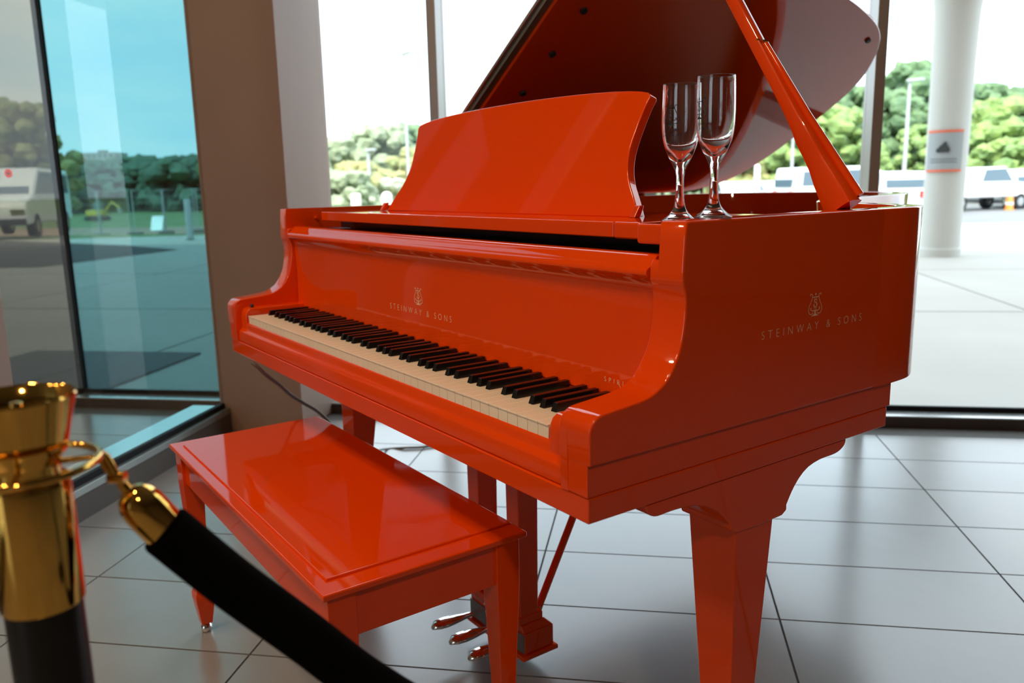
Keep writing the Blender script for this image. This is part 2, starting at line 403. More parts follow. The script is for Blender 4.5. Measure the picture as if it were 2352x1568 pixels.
# bottom of the case
mb = MB().box(-WI, WI, 0, .6563, ZB, ZM-.0006); pp(mb, 'key_bed', bevel=.002)
bot = MB(); bot.prism([(p.x, p.y) for p in il], ZR+.004, ZR+.03, 'z'); pp(bot, 'soundboard', 'plate_bronze')
pl = MB(); pin = offset(ol, TH+.012); pl.prism([(p.x, p.y) for p in pin if p.y > .62] + [(-.66, .36), (.66, .36)], .868, .884, 'z'); pp(pl, 'iron_plate', 'plate_bronze', bevel=.004)
mb = MB().box(-.657, .657, .30, .34, .70, .955); pp(mb, 'pin_block', 'case_black')
# key slip
ks = [(.003, ZM+.0008), (.003, .6765), (.0045, .6800), (.0092, .6832), (.0122, .6880), (.0132, .6955), (.0148, .7003), (.0185, .7030), (.0235, .7035), (.0235, ZM+.0008)]
pp(MB().prism(ks, -.657, .657, 'x'), 'key_slip', bevel=.0008, smooth=40)
# cheek blocks
for s in (-1, 1):
    ck = [(.012, .66), (.012, .716), (.0135, .7255), (.0175, .733), (.024, .7372), (.032, .7385), (.17, .7385), (.17, .66)]
    pp(MB().prism(ck, s*.6195, s*.6585, 'x'), 'cheek_block', bevel=.003, seg=3)
    if s < 0: pp(MB().lathe([(0, .0), (.0045, .0), (.0045, .006), (.003, .008), (0, .008)], 16, (-.640, .036, .7385)), 'lock_knob', 'rubber', smooth=40)
# keys
PITCHK = 1.225/52
wk = MB().box(.0006, PITCHK-.0006, .0170, .17, .690, .7188).box(.0004, PITCHK-.0004, .0158, .17, .7188, .7212)
w0 = None
for i in range(52):
    x = -.6125 + i*PITCHK
    if w0 is None: w0 = pp(wk, 'white_key', 'ivory', bevel=.0004, seg=1); w0.location.x = x
    else: inst(w0.data, 'white_key', PI_, (x, 0, 0)).modifiers.new('bevel', 'BEVEL').width = .0004
bk = MB().add([(-.0062, .0590, .719), (.0062, .0590, .719), (.0062, .163, .719), (-.0062, .163, .719), (-.0046, .0640, .7335), (.0046, .0640, .7335), (.0050, .163, .7335), (-.0050, .163, .7335)],
              [(0, 3, 2, 1), (4, 5, 6, 7), (0, 1, 5, 4), (1, 2, 6, 5), (2, 3, 7, 6), (3, 0, 4, 7)])
b0 = None
for i in range(51):
    note = (i+5) % 7           # the lowest key is an A
    if note in (2, 6): continue
    sh = {0: -.0022, 1: .0022, 3: -.0028, 4: 0, 5: .0028}[note]
    x = -.6125 + (i+1)*PITCHK + sh
    if b0 is None: b0 = pp(bk, 'black_key', 'ebony', bevel=.0011); b0.location.x = x
    else:
        q = inst(b0.data, 'black_key', PI_, (x, 0, 0)); mdf = q.modifiers.new('bevel', 'BEVEL'); mdf.width = .0011; mdf.segments = 2; mdf.harden_normals = True
pp(MB().box(-.6125, .6125, .162, .172, .700, .7245), 'name_felt', 'felt_red')
# fallboard with its lip
fb = [(.1650, .7255), (.1662, .75), (.1672, .78), (.1675, .82), (.1670, .86), (.1655, .888), (.1625, .9005), (.1570, .9055), (.1505, .9075), (.1478, .9105), (.1478, .9155), (.1500, .9185), (.1545, .9210), (.1640, .9300), (.1680, .9345), (.1730, .9360), (.187, .9360), (.187, .7255)]
pp(MB().prism(fb, -.6575, .6575, 'x'), 'fallboard', bevel=.0008, smooth=50)
# dark action cavity under the music rack
pp(MB().box(-.675, .675, .188, .30, .72, .915), 'action_cavity', 'case_black')
pp(MB().box(-.62, .62, .235, .275, .915, .931), 'stop_rail', 'case_black', bevel=.003)
pp(MB().tube([(-.17, .225, .927), (.46, .225, .927)], .0022, 8), 'sensor_strip', 'steel')
# music rack
ZK = .9745
pp(MB().box(-.578, -.305, .2125, .50, .951, ZK-.001), 'rack_wing', bevel=.0025)
pp(MB().box(-.303, .526, .210, .50, .951, ZK), 'rack_board', bevel=.0025)
pp(MB().box(.528, .584, .2075, .50, .950, ZK+.0005), 'rack_wing', bevel=.004, seg=3)
pp(MB().box(.620, W2-TH, .166, .36, .9495, .9765), 'rack_stop', bevel=.004, seg=3)
pp(MB().tube([(-.676, .237, .9562), (-.664, .237, .9562)], .0042, 12), 'lid_pin', smooth=40)
# music desk (leans back 20 degrees)
half = [(.450, 0), (.440, .014), (.424, .036), (.404, .062), (.392, .086), (.386, .112), (.387, .140), (.391, .170), (.3965, .196), (.401, .2085), (.3985, .2145)]
hs = [(p.x, p.y) for p in smooth_path([(a, b, 0) for a, b in half], 3)]
top = [(.3985*math.cos(math.pi*t/18), .2145+.0235*math.sin(math.pi*t/18)) for t in range(1, 18)]
dk = hs + top + [(-a, b) for a, b in reversed(hs)]
DY, DZ, LEAN = .335, .9745, math.radians(20)
mb = MB(); nn = len(dk)
def dpt(a, h, t): return (a, DY + h*math.sin(LEAN) + t*math.cos(LEAN), DZ + h*math.cos(LEAN) - t*math.sin(LEAN))
mb.add([dpt(a, h, 0) for a, h in dk] + [dpt(a, h, .018) for a, h in dk], [tuple(range(nn-1, -1, -1)), tuple(range(nn, 2*nn))] + [(i, (i+1) % nn, nn+(i+1) % nn, nn+i) for i in range(nn)])
pp(mb, 'music_desk', bevel=.003, seg=3)
for s in (-1, 1):
    mb = MB().prism([(.318, ZK), (.332, ZK), (.3405, ZK+.019), (.330, ZK+.019)], s*.444, s*.458, 'x'); pp(mb, 'desk_foot', bevel=.002)
for s in (-.3, .3): pp(MB().tube([(s, DY+.075, DZ+.13), (s, .47, DZ+.004)], .005, 8), 'desk_strut', 'steel')
# lid
LT = math.radians(33.5); LH = Vector((-.715, 0, .987))
def lp(sx, y, t=0.0):        # sx distance from the hinge, t thickness above the underside
    return (LH.x + sx*math.cos(LT) - t*math.sin(LT), y, LH.z + sx*math.sin(LT) + t*math.cos(LT))
lo = [(0, .572), (1.452, .572), (1.452, .62), (1.452, .68), (1.445, .73), (1.41, .785), (1.36, .82), (1.29, .855), (1.20, .905), (1.12, .985), (1.05, 1.10), (.995, 1.24), (.955, 1.38), (.928, 1.49), (.910, 1.566), (.885, 1.654), (.857, 1.733), (.823, 1.796), (.790, 1.837), (.746, 1.88), (.671, 1.932), (.600, 1.957), (.52, 1.966), (.389, 1.960), (.248, 1.945), (.112, 1.896), (.044, 1.818), (.012, 1.725), (0, 1.60)]
lc = smooth_path([(a, b, 0) for a, b in lo[2:]], 4)
lpts = [(0, .572), (1.452, .572)] + [(p.x, p.y) for p in lc]
mb = MB(); nn = len(lpts); LTH = .019
mb.add([lp(a, b) for a, b in lpts] + [lp(a, b, LTH) for a, b in lpts], [tuple(range(nn)), tuple(range(2*nn-1, nn-1, -1))] + [(i, (i+1) % nn, nn+(i+1) % nn, nn+i) for i in range(nn)])
lid = pp(mb, 'lid', bevel=.004, seg=3)
mb = MB()
fl = [(.004, .560), (1.448, .560), (1.448, .955), (.004, .955)]
mb.add([lp(a, b, LTH+.0045) for a, b in fl] + [lp(a, b, 2*LTH+.0045) for a, b in fl], [(3, 2, 1, 0), (4, 5, 6, 7), (0, 1, 5, 4), (1, 2, 6, 5), (2, 3, 7, 6), (3, 0, 4, 7)])
flap = mb.build('front_flap', 'lacquer', PI_, bevel=.003)
mb = MB(); a0 = [(.02, .553), (1.44, .553), (1.44, .5725), (.02, .5725)]
mb.add([lp(a, b, LTH-.012) for a, b in a0] + [lp(a, b, LTH+.0038) for a, b in a0], [(3, 2, 1, 0), (4, 5, 6, 7), (0, 1, 5, 4), (1, 2, 6, 5), (2, 3, 7, 6), (3, 0, 4, 7)])
pp(mb, 'hinge_leaf', 'steel_dull', bevel=.0006)
mb = MB(); mb.tube([lp(.02, .549, LTH+.003), lp(1.44, .549, LTH+.003)], .0042, 10); pp(mb, 'hinge_barrel', 'steel', smooth=40)
for (a, b) in ((.776, .66), (.635, .661), (.493, .658), (.805, 1.752), (1.2, .66)):
    q0, q1 = Vector(lp(a, b, .001)), Vector(lp(a, b, -.006)); pp(MB().tube([q0, q1], .0085, 14), 'lid_bumper', 'rubber', smooth=40)
for y in (.72, 1.45):
    mb = MB().tube([(-.722, y-.045, .985), (-.722, y+.045, .985)], .006, 10); pp(mb, 'lid_hinge', 'brass', smooth=40)
# lid prop
p0, p1 = Vector((.698, .553, .955)), Vector((.265, .553, 1.619)); ax = (p1-p0).normalized(); sd = Vector((ax.z, 0, -ax.x))
pw = [(.0335, .034, .024), (.045, .034, .024), (.06, .033, .023), (.09, .029, .021), (.115, .024, .018), (.14, .0225, .017), (.165, .0225, .017), (.185, .019, .015), (.21, .0165, .0135), (.26, .0155, .0125), (.45, .0150, .012), (.78, .0140, .0115)]
mb = MB(); vs = []; ring = 12
for (t, hw, hd) in pw:
    hw *= .76; hd *= .8; c = p0 + ax*t
    for k in range(ring):
        th = 2*math.pi*(k+.5)/ring; ca, sa = math.cos(th), math.sin(th)
        e = .45; vs.append(c + sd*(hw*math.copysign(abs(ca)**e, ca)) + Vector((0, 1, 0))*(hd*math.copysign(abs(sa)**e, sa)))
fs = [(i*ring+k, i*ring+(k+1) % ring, (i+1)*ring+(k+1) % ring, (i+1)*ring+k) for i in range(len(pw)-1) for k in range(ring)] + [tuple(range(ring)), tuple(range(len(pw)*ring-1, (len(pw)-1)*ring-1, -1))]
mb.add(vs, fs); prop = pp(mb, 'lid_prop', smooth=30)
c0, c1 = p0 + ax*.040 + sd*.0265, p0 + ax*.345 + sd*.0125
mb = MB().tube([c0 + Vector((0, .010, 0)), p0+ax*.2+sd*.016+Vector((0, .006, 0)), c1], [.007, .006, .005], 10); mb.build('half_prop', 'lacquer', prop, smooth=40)
mb = MB().tube([p0 + ax*.352 + sd*.012 + Vector((0, -.016, 0)), p0 + ax*.352 + sd*.012 + Vector((0, .008, 0))], .0016, 8); mb.build('pivot_pin', 'brass', prop)
# legs with scrolled brackets
brk = [(.100, ZB), (.104, .607), (.112, .600), (.124, .5965), (.144, .597), (.165, .5965), (.190, .594), (.212, .588), (.234, .577), (.254, .562), (.270, .545), (.283, .529), (.389, .528), (.400, .543), (.411, .560), (.428, .578), (.450, .591), (.480, .597), (.510, .5975), (.527, .599), (.540, .604), (.547, .611), (.548, ZB)]
brk = [(p.x, p.y) for p in smooth_path([(a, b, 0) for a, b in brk], 2)]
def leg(sgn, ox=0.0, oy=0.0, mirror=True):
    e = MB(); e.prism(brk, sgn*.612, sgn*.709, 'x')
    l = pp(e, 'leg', bevel=.003, seg=3); l.location = (ox, oy, 0)
    sh = MB(); xo, xi = sgn*.704, sgn*.614; lo_x, hi_x = min(xo, xi), max(xo, xi)
    bx0, bx1 = sorted((sgn*.703, sgn*.659))
    sh.frustum((bx0, bx1, .289, .328, .085), (lo_x, hi_x, .287, .374, .532)); sh.build('leg_shaft', 'lacquer', l, bevel=.002)
    ft = MB(); cxm = (bx0+bx1)/2; ft.box(bx0-.008, bx1+.008, .281, .336, .066, .085).build('leg_foot', 'lacquer', l, bevel=.003)
    cw = MB(); cw.tube([(cxm-.012, .31, .033), (cxm+.012, .31, .033)], .033, 20); cw.build('caster_wheel', 'brass', l, smooth=40)
    for a in (-.018, .014): MB().box(cxm+a, cxm+a+.004, .30, .32, .03, .07).build('caster_fork', 'brass', l)
    return l
leg(1); leg(-1)
tl = leg(1, -.98, 1.28)
pp(MB().box(-.42, -.22, 1.36, 1.86, ZB-.004, ZR+.004), 'tail_block', bevel=.003)
for (x0, y0, x1, y1) in ((-.3, 1.5, -.62, .66), (-.2, 1.5, .5, .66), (-.3, 1.4, 0, .66)):
    dv = Vector((x1-x0, y1-y0)).normalized(); nv = Vector((-dv.y, dv.x))*.03
    pp(MB().prism([(x0+nv.x, y0+nv.y), (x1+nv.x, y1+nv.y), (x1-nv.x, y1-nv.y), (x0-nv.x, y0-nv.y)], .62, ZR+.002, 'z'), 'back_post', bevel=.003)
# pedal lyre
LC = .045
ly = pp(MB().box(LC-.13, LC+.13, .27, .40, .585, ZB), 'pedal_lyre', bevel=.003)
for s in (-1, 1):
    a = LC + s*.075; MB().frustum((a-.021, a+.021, .300, .347, .132), (a-.023, a+.023, .298, .352, .588)).build('lyre_pillar', 'lacquer', ly, bevel=.0025)
bxm = MB().box(LC-.105, LC+.105, .303, .380, .050, .098); bxm.build('pedal_box', 'lacquer', ly, bevel=.002)
MB().box(LC-.112, LC+.112, .294, .388, .040, .050).build('box_plinth', 'lacquer', ly, bevel=.002)
MB().frustum((LC-.105, LC+.105, .303, .380, .098), (LC-.098, LC+.098, .298, .362, .116)).build('box_moulding', 'lacquer', ly, bevel=.003)
MB().box(LC-.098, LC+.098, .295, .358, .116, .134).build('box_cap', 'lacquer', ly, bevel=.003)
MB().box(LC-.104, LC+.104, .3005, .3045, .054, .096).build('pedal_plate', 'steel_dull', ly)
for a in (LC-.075, LC, LC+.075):
    pts = [(a, .305, .072), (a, .285, .073), (a, .262, .074), (a, .235, .076), (a, .215, .077), (a, .195, .077), (a, .182, .074)]
    vs = []; prs = [(.007, .005), (.0075, .005), (.010, .0065), (.0165, .0085), (.0190, .0095), (.0165, .0085), (.005, .004)]
    for (q, (rw, rh)) in zip(pts, prs):
        for k in range(12):
            th = 2*math.pi*k/12; vs.append((q[0]+rw*math.cos(th), q[1], q[2]+rh*math.sin(th)))
    fs = [(i*12+k, i*12+(k+1) % 12, (i+1)*12+(k+1) % 12, (i+1)*12+k) for i in range(6) for k in range(12)] + [tuple(range(11, -1, -1)), tuple(range(72, 84))]
    MB().add(vs, fs).build('pedal', 'chrome', ly, smooth=60)
for a in (LC-.075, LC+.075):
    MB().tube([(a, .362, .126), (a, .63, .618)], .0085, 12).build('lyre_brace', 'lacquer', ly, smooth=40)
    MB().tube([(a, .356, .116), (a, .365, .132)], .009, 10).build('brace_ferrule', 'brass', ly, smooth=40)

# lettering and emblems
def text_mesh(txt, w_, h_, space=1.8, thin=-.016):
    cu = bpy.data.curves.new('lettering', 'FONT'); cu.body = txt; cu.space_character = space; cu.offset = thin; cu.resolution_u = 6
    ob = bpy.data.objects.new('lettering', cu); COL.objects.link(ob); dg = bpy.context.evaluated_depsgraph_get(); dg.update()
    me = bpy.data.meshes.new_from_object(ob.evaluated_get(dg)); bpy.data.objects.remove(ob); bpy.data.curves.remove(cu)
    xs = [v.co.x for v in me.vertices]; ys = [v.co.y for v in me.vertices]
    x0, x1, y0, y1 = min(xs), max(xs), min(ys), max(ys)
    V = [((v.co.x-x0)/(x1-x0)*w_, (v.co.y-y0)/(y1-y0)*h_) for v in me.vertices]; F = [tuple(p.vertices) for p in me.polygons]
    bpy.data.meshes.remove(me); return V, F
def ribbon(V, F, pts, wd):
    pts = [Vector(p) for p in pts]; n0 = len(V)
    for i, p in enumerate(pts):
        t = (pts[min(i+1, len(pts)-1)] - pts[max(i-1, 0)]).normalized(); nv = Vector((-t.y, t.x))*wd
        V += [tuple(p+nv), tuple(p-nv)]
    for i in range(len(pts)-1): F.append((n0+2*i, n0+2*i+1, n0+2*i+3, n0+2*i+2))
def emblem(h):
    V, F = [], []
    def sm(p): return [Vector((q.x, q.y)) for q in smooth_path([(a, b, 0) for a, b in p], 5)]
    for s in (-1, 1):
        arm = sm([(s*.15, .15), (s*.21, .09), (s*.32, .08), (s*.43, .16), (s*.465, .28), (s*.42, .44), (s*.32, .60), (s*.24, .76), (s*.22, .84), (s*.25, .92), (s*.32, .95), (s*.38, .91), (s*.35, .865)])
        ribbon(V, F, [q*h for q in arm], .017*h)
        ribbon(V, F, [q*h for q in sm([(s*.20, .235), (s*.27, .25), (s*.33, .30), (s*.29, .345), (s*.25, .315)])], .015*h)
        ribbon(V, F, [Vector((s*.07, .26))*h, Vector((s*.07, .79))*h], .008*h)
    ribbon(V, F, [Vector((-.25, .80))*h, Vector((.25, .80))*h], .02*h)
    ribbon(V, F, [Vector((-.20, .22))*h, Vector((.20, .22))*h], .02*h)
    ribbon(V, F, [Vector((0, .26))*h, Vector((0, .40))*h], .008*h)
    ribbon(V, F, [q*h for q in sm([(.09, .66), (0, .71), (-.09, .66), (-.02, .59), (.08, .53), (.12, .45), (.02, .37), (-.10, .41), (-.10, .49)])], .02*h)
    n0 = len(V); V += [(-.28*h, -.02*h), (-.12*h, .0), (0, -.015*h), (.12*h, .0), (.28*h, -.02*h), (.15*h, .045*h), (.06*h, .09*h), (.035*h, .21*h), (-.035*h, .21*h), (-.06*h, .09*h), (-.15*h, .045*h)]
    F.append(tuple(range(n0, n0+11)))
    n0 = len(V); V += [(.045*h*math.cos(t*math.pi/6), (.925+.055*math.sin(t*math.pi/6))*h) for t in range(12)]; F.append(tuple(range(n0, n0+12)))
    return V, F
def decal(VF, name, fn, mat='gold_print', parent=PI_):
    return MB().add([fn(a, b) for a, b in VF[0]], VF[1]).build(name, mat, parent)
decal(text_mesh('STEINWAY & SONS', .2425, .0118), 'side_lettering', lambda a, b: (W2+.0003, .3115+a, .8115+b))
decal(emblem(.0345), 'side_emblem', lambda a, b: (W2+.0003, .4325+a, .8325+b))
decal(text_mesh('STEINWAY & SONS', .250, .0118), 'fallboard_lettering', lambda a, b: (-.1235+a, .16665-.0004, .779+b) if b < .006 else (-.1235+a, .1669-.0004, .779+b))
decal(emblem(.0350), 'fallboard_emblem', lambda a, b: (.000+a, .1669+.0003*b/.035-.0004, .7995+b))
V, F = text_mesh('SPIRIO', .0545, .0067, 1.8, -.012); ribbon(V, F, [(.0285, .0028), (.0315, -.0005), (.0355, -.0042)], .0004)
decal((V, F), 'model_lettering', lambda a, b: (.5558+a, .1655-.0002, .7462+b))
for q in PI_.children:
    if q.name.split('.')[0] in ('side_lettering', 'fallboard_lettering'): q['label'] = 'gold lettering reading STEINWAY & SONS'
    if q.name.startswith('model_lettering'): q['label'] = 'gold lettering reading SPIRIO'

# ------------------------------------------------------------------ bench
BX0, BX1, BY0, BY1, BH = -.500, .397, -.225, .136, .467
be = empty('piano_bench', ((BX0+BX1)/2, (BY0+BY1)/2, 0)); tag(be, 'glossy orange piano bench with raised panel top and tapered legs', 'bench')
hx, hy = (BX1-BX0)/2, (BY1-BY0)/2
def bb(mb, name, mat='lacquer_bench', par=be, **k): return mb.build(name, mat, par, **k)
bb(MB().box(-hx, hx, -hy, hy, .4535, BH-.0030), 'top_frame', bevel=.003, seg=3)
gx, gy = hx-.040, hy-.022
bb(MB().box(-gx, gx, -gy, hy-.004, BH-.008, BH+.0010), 'top_panel', bevel=.0026, seg=4)
bb(MB().box(-hx+.03, hx-.03, -hy+.018, -hy+.036, .378, .4535), 'front_apron', bevel=.001)
bb(MB().box(-hx+.03, hx-.03, hy-.036, hy-.018, .378, .4535), 'back_apron', bevel=.001)
bb(MB().box(-hx+.0155, -hx+.030, -hy+.03, hy-.03, .378, .4535), 'end_apron', bevel=.001)
bb(MB().box(hx-.030, hx-.0155, -hy+.03, hy-.03, .378, .4535), 'end_apron', bevel=.001)
for sx in (-1, 1):
    for sy in (-1, 1):
        ox, oy = sx*(hx-.010), sy*(hy-.010)
        def rect(a, b, z): # outer corner fixed, inner recedes
            x0, x1 = sorted((ox - sx*a, ox - sx*b)); y0, y1 = sorted((oy - sy*a, oy - sy*b)); return (x0, x1, y0, y1, z)
        mb = MB(); secs = [rect(0, .046, .4535), rect(0, .046, .378), rect(.010, .037, .118), rect(.003, .046, .100), rect(.003, .046, .088), rect(.012, .037, .022)]
        vs = []
        for (x0, x1, y0, y1, z) in secs: vs += [(x0, y0, z), (x1, y0, z), (x1, y1, z), (x0, y1, z)]
        fs = [(i*4+k, i*4+(k+1) % 4, i*4+4+(k+1) % 4, i*4+4+k) for i in range(len(secs)-1) for k in range(4)] + [(3, 2, 1, 0), tuple(range(len(vs)-4, len(vs)))]
        lg = bb(mb.add(vs, fs), 'leg', bevel=.0018)
        cx_, cy_ = ox - sx*.0245, oy - sy*.0245
        bb(MB().lathe([(0, 0), (.010, .001), (.013, .006), (.013, .014), (.006, .022), (0, .022)], 16, (cx_, cy_, 0)), 'glide', 'chrome', lg, smooth=50)

# ------------------------------------------------------------------ flutes
FL = [(0, 0), (.0235, 0), (.0245, .0012), (.0235, .0030), (.0190, .0062), (.0125, .0120), (.0085, .0180), (.0066, .0260), (.0057, .0370), (.0052, .0520), (.0056, .0620), (.0075, .0700), (.0108, .0770), (.0148, .0850), (.0208, .0990), (.0238, .1130), (.0250, .1270), (.0250, .1430), (.0246, .1600), (.0240, .1785), (.0237, .1797), (.0230, .1797), (.0227, .1785), (.0232, .1600), (.0236, .1430), (.0235, .1270), (.0222, .1135), (.0192, .1005), (.0140, .0920), (.0085, .0857), (.0040, .0818), (0, .0800)]
def flute(x, y, z, rot, label):
    e = empty('champagne_flute', (x, y, z), rot); tag(e, label, 'glass', 'champagne flutes on the piano rim')
    outer = [(p.x, p.y) for p in smooth_path([(a, b, 0) for a, b in FL[1:-1]], 2)]
    MB().lathe([FL[0]] + outer + [FL[-1]], 48).build('glass_body', 'glass', e, smooth=60)
    R_ = .02505
    def wrap(z0, cx):
        return lambda a, b: (R_*math.sin((a-cx)/R_), -R_*math.cos((a-cx)/R_)*1.004, z0+b)
    decal(emblem(.027), 'printed_emblem', wrap(.1265, 0), 'glass_print', e)
    decal(text_mesh('STEINWAY', .026, .0038, 1.1, 0), 'printed_lettering', wrap(.1185, .013), 'glass_print', e)
    decal(text_mesh('PIANO GALLERY', .032, .0036, 1.1, 0), 'printed_lettering', wrap(.1125, .016), 'glass_print', e)
flute(.6455, .2215, .9766, math.radians(10), 'shorter looking champagne flute, left of the two beside the music desk')
flute(.6945, .2335, ZT+.0002, math.radians(-14), 'taller looking champagne flute, right of the two, standing on the rim')

# ------------------------------------------------------------------ stanchions and rope
def stanchion(x, y, rot, label):
    e = empty('barrier_post', (x, y, 0), rot); tag(e, label, 'stanchion', 'rope barrier posts')
    MB().lathe([(0, 0), (.16, 0), (.165, .006), (.16, .014), (.10, .026), (.045, .036), (.03, .045), (0, .045)], 40).build('base', 'black_post', e, smooth=40)
    MB().lathe([(0, .04), (.0254, .04), (.0254, .752), (0, .752)], 36).build('tube', 'black_post', e, smooth=40)
    MB().lathe([(0, .7455), (.0272, .7455), (.0276, .747), (.0276, .832), (.0268, .838), (0, .838)], 40).build('sleeve', 'brass', e, smooth=40)
    MB().lathe([(0, .836), (.0225, .836), (.0222, .846), (.0235, .853), (.0278, .857), (.0290, .862), (.0318, .874), (.0345, .885), (.0372, .894), (.0380, .8965), (.0370, .898), (.0350, .8965), (.0320, .880), (0, .876)], 44).build('crown', 'brass', e, smooth=50)
    MB().lathe([(0, .876), (.006, .878), (.0045, .883), (.006, .888), (.004, .893), (0, .894)], 16).build('finial', 'brass', e, smooth=50)
    # loop plate with openings for hooks
    mb = MB(); R = .047; N = 48
    mb.tube([(R*math.cos(2*math.pi*k/N), R*math.sin(2*math.pi*k/N), .8480) for k in range(N+1)], .0029, 8, caps=False)
    for k in range(4):
        t = math.pi/2*k + math.pi/4; mb.tube([(.022*math.cos(t), .022*math.sin(t), .8480), (R*math.cos(t), R*math.sin(t), .8480)], .0022, 8)
    mb.build('hook_ring', 'brass', e, smooth=60)
A_ = Vector((.7905, -.5815, 0)); B_ = Vector((1.62, .55, 0))
stanchion(A_.x, A_.y, math.radians(30), 'brass topped black barrier post in the left foreground')
stanchion(B_.x, B_.y, math.radians(-20), 'brass topped black barrier post right of the piano, outside the picture')
rp_ = empty('barrier_rope', (A_.x, A_.y, 0)); tag(rp_, 'thick black velvet rope with brass end fitting hooked to the post', 'rope')
def rl(p): return tuple(Vector(p) - A_)
h0 = at_depth(232, 1046, .600); c0 = at_depth(292, 1125, .612); c1 = at_depth(384, 1219, .630)
r2 = at_depth(537, 1342, .652); r3 = at_depth(700, 1461, .676); r4 = at_depth(850, 1572, .700)
dirh = Vector((B_.x-A_.x, B_.y-A_.y, 0)).normalized()
far = [r4 + (r4-r3)*1.1 + dirh*.02, r4 + dirh*.34 + Vector((0, 0, -.20)), r4 + dirh*.58 + Vector((0, 0, -.17)), B_ - dirh*.32 + Vector((0, 0, .58)), B_ - dirh*.17 + Vector((0, 0, .72)), B_ - dirh*.12 + Vector((0, 0, .775))]
path = smooth_path([c1.lerp(c0, .02), c1.lerp(r2, .06), r2, r3, r4] + far, 10)
nP = len(path); rad = [.0170 + .0032*min(1, i/8) for i in range(nP)]; rad[0] = .0135
MB().tube([rl(p) for p in path], rad, 24).build('velvet_cord', 'velvet', rp_, smooth=60)
def cap_fit(a, b, flip):
    d = (b-a).normalized(); L0 = (b-a).length; q = lambda t: rl(a + d*t)
    MB().tube([q(.0), q(.0005), q(.004), q(.010), q(.018), q(L0-.004), q(L0), q(L0)], [.003, .0065, .0115, .0148, .0164, .0166, .0158, .013], 28).build('end_cap', 'brass', rp_, smooth=60)
cap_fit(c0, c1+(c1-c0).normalized()*.004, False)
e0 = B_ - dirh*.115 + Vector((0, 0, .79)); e1 = path[-1]
cap_fit(e0, e1, True)
d1 = (c0-h0)
mb = MB().tube([rl(h0+Vector((0, 0, .003))), rl(h0.lerp(c0, .25)+Vector((0, 0, .006))), rl(h0.lerp(c0, .55)+Vector((0, 0, .001))), rl(h0.lerp(c0, .8)), rl(c0)], [.0022, .0026, .0032, .0040, .0045], 10)
mb.tube([rl(h0+Vector((0, 0, .003))), rl(h0-Vector((0, 0, .006))), rl(h0.lerp(c0, .3)-Vector((0, 0, .006))), rl(h0.lerp(c0, .6)-Vector((0, 0, .003)))], .0021, 8)
mb.build('snap_hook', 'brass', rp_, smooth=60)
mb = MB(); cc = h0.lerp(c0, .62); mb.tube([rl(cc-_r*.006), rl(cc+_r*.006)], .0048, 12); mb.build('hook_swivel', 'brass', rp_, smooth=50)

# ------------------------------------------------------------------ cable
cb = [on_ground(*q) for q in ((578, 832, .622), (590, 841, .612), (612, 862, .585), (642, 884, .55), (668, 907, .51), (700, 927, .47), (735, 949, .42), (790, 1000, .30), (850, 1034, .10), (885, 1031, .006), (930, 1028, .006), (980, 1025, .006), (1040, 1012, .006), (1100, 990, .006))]
k_ = empty('power_cable', (-1.45, .70, 0)); tag(k_, 'thin grey power cable hanging under the keyboard to the floor', 'cable')
MB().tube([tuple(Vector(p)-Vector((-1.45, .70, 0))) for p in smooth_path(cb, 8)], .0048, 10).build('cord', 'cable_grey', k_, smooth=60)

# ------------------------------------------------------------------ outside: ground
LOT = -.55
pz_ = room(MB().box(-60, 60, VW+.16, 17.2, -.40, -.03), 'ground_plaza', 'concrete_dark', 'pale concrete entrance plaza outside the windows', 'pavement')
SLAB = 3.05; s0 = None
for i in range(-6, 6):
    for j in range(0, 5):
        a, b = i*SLAB+.4, VW+.17+j*SLAB-.1
        b0_ = max(b, VW+.17)
        if s0 is None:
            s0 = MB().box(.012, SLAB-.012, .012, SLAB-.012, -.06, -.012).build('paving_slab', 'concrete', pz_); s0.location = (a, b+.1, 0)
        else: inst(s0.data, 'paving_slab', pz_, (a, b+.1, 0))
MB().box(-60, -6*SLAB+.4, VW+.17, 17.2, -.06, -.012).box(6*SLAB+.4, 60, VW+.17, 17.2, -.06, -.012).build('paving_field', 'concrete', pz_, kind='stuff')
room(MB().add([(-60, 17.2, -.012), (60, 17.2, -.012), (60, 19.5, LOT), (-60, 19.5, LOT), (-60, 17.2, -.8), (60, 17.2, -.8), (60, 19.5, -.8), (-60, 19.5, -.8)], [(0, 1, 2, 3), (4, 5, 6, 7), (0, 1, 5, 4), (1, 2, 6, 5), (2, 3, 7, 6), (3, 0, 4, 7)]), 'ground_verge', 'verge', 'grassy bank sloping down from plaza to car park', 'grass')
room(MB().box(-9.5, 70, 19.5, 60, -.8, LOT), 'ground_car_park', 'asphalt', 'sunlit asphalt car park below the plaza', 'car park')
room(MB().box(-200, 200, 60, 260, -.9, LOT-.02).box(-200, -9.5, 19.5, 60, -.9, LOT+.05), 'ground_field', 'lawn', 'grass field reaching to the distant trees', 'grass')
def patch(name, pts, mat, z0, z1, label, cat):
    return room(MB().prism(pts, z0, z1, 'z'), name, mat, label, cat)
patch('ground_driveway', [(-8.2, 9.2), (-7.9, 12.3), (-9.93, 13.6), (-13.5, 15.2), (-26, 19), (-26, 8.5)], 'asphalt_dark', -.02, -.004, 'dark asphalt driveway seen through the cyan pane', 'driveway')
patch('ground_lawn_strip', [(-26, 15.0), (-13.9, 15.9), (-11.0, 16.7), (-8.5, 17.3), (-26, 17.3)], 'lawn', -.02, -.002, 'green lawn strip beyond the driveway on the left', 'grass')
patch('ground_dirt', [(-60, 24), (-12.5, 24), (-14, 31), (-60, 33)], 'dirt', LOT-.3, LOT+.09, 'bare brown earth of the building site on the left', 'earth')
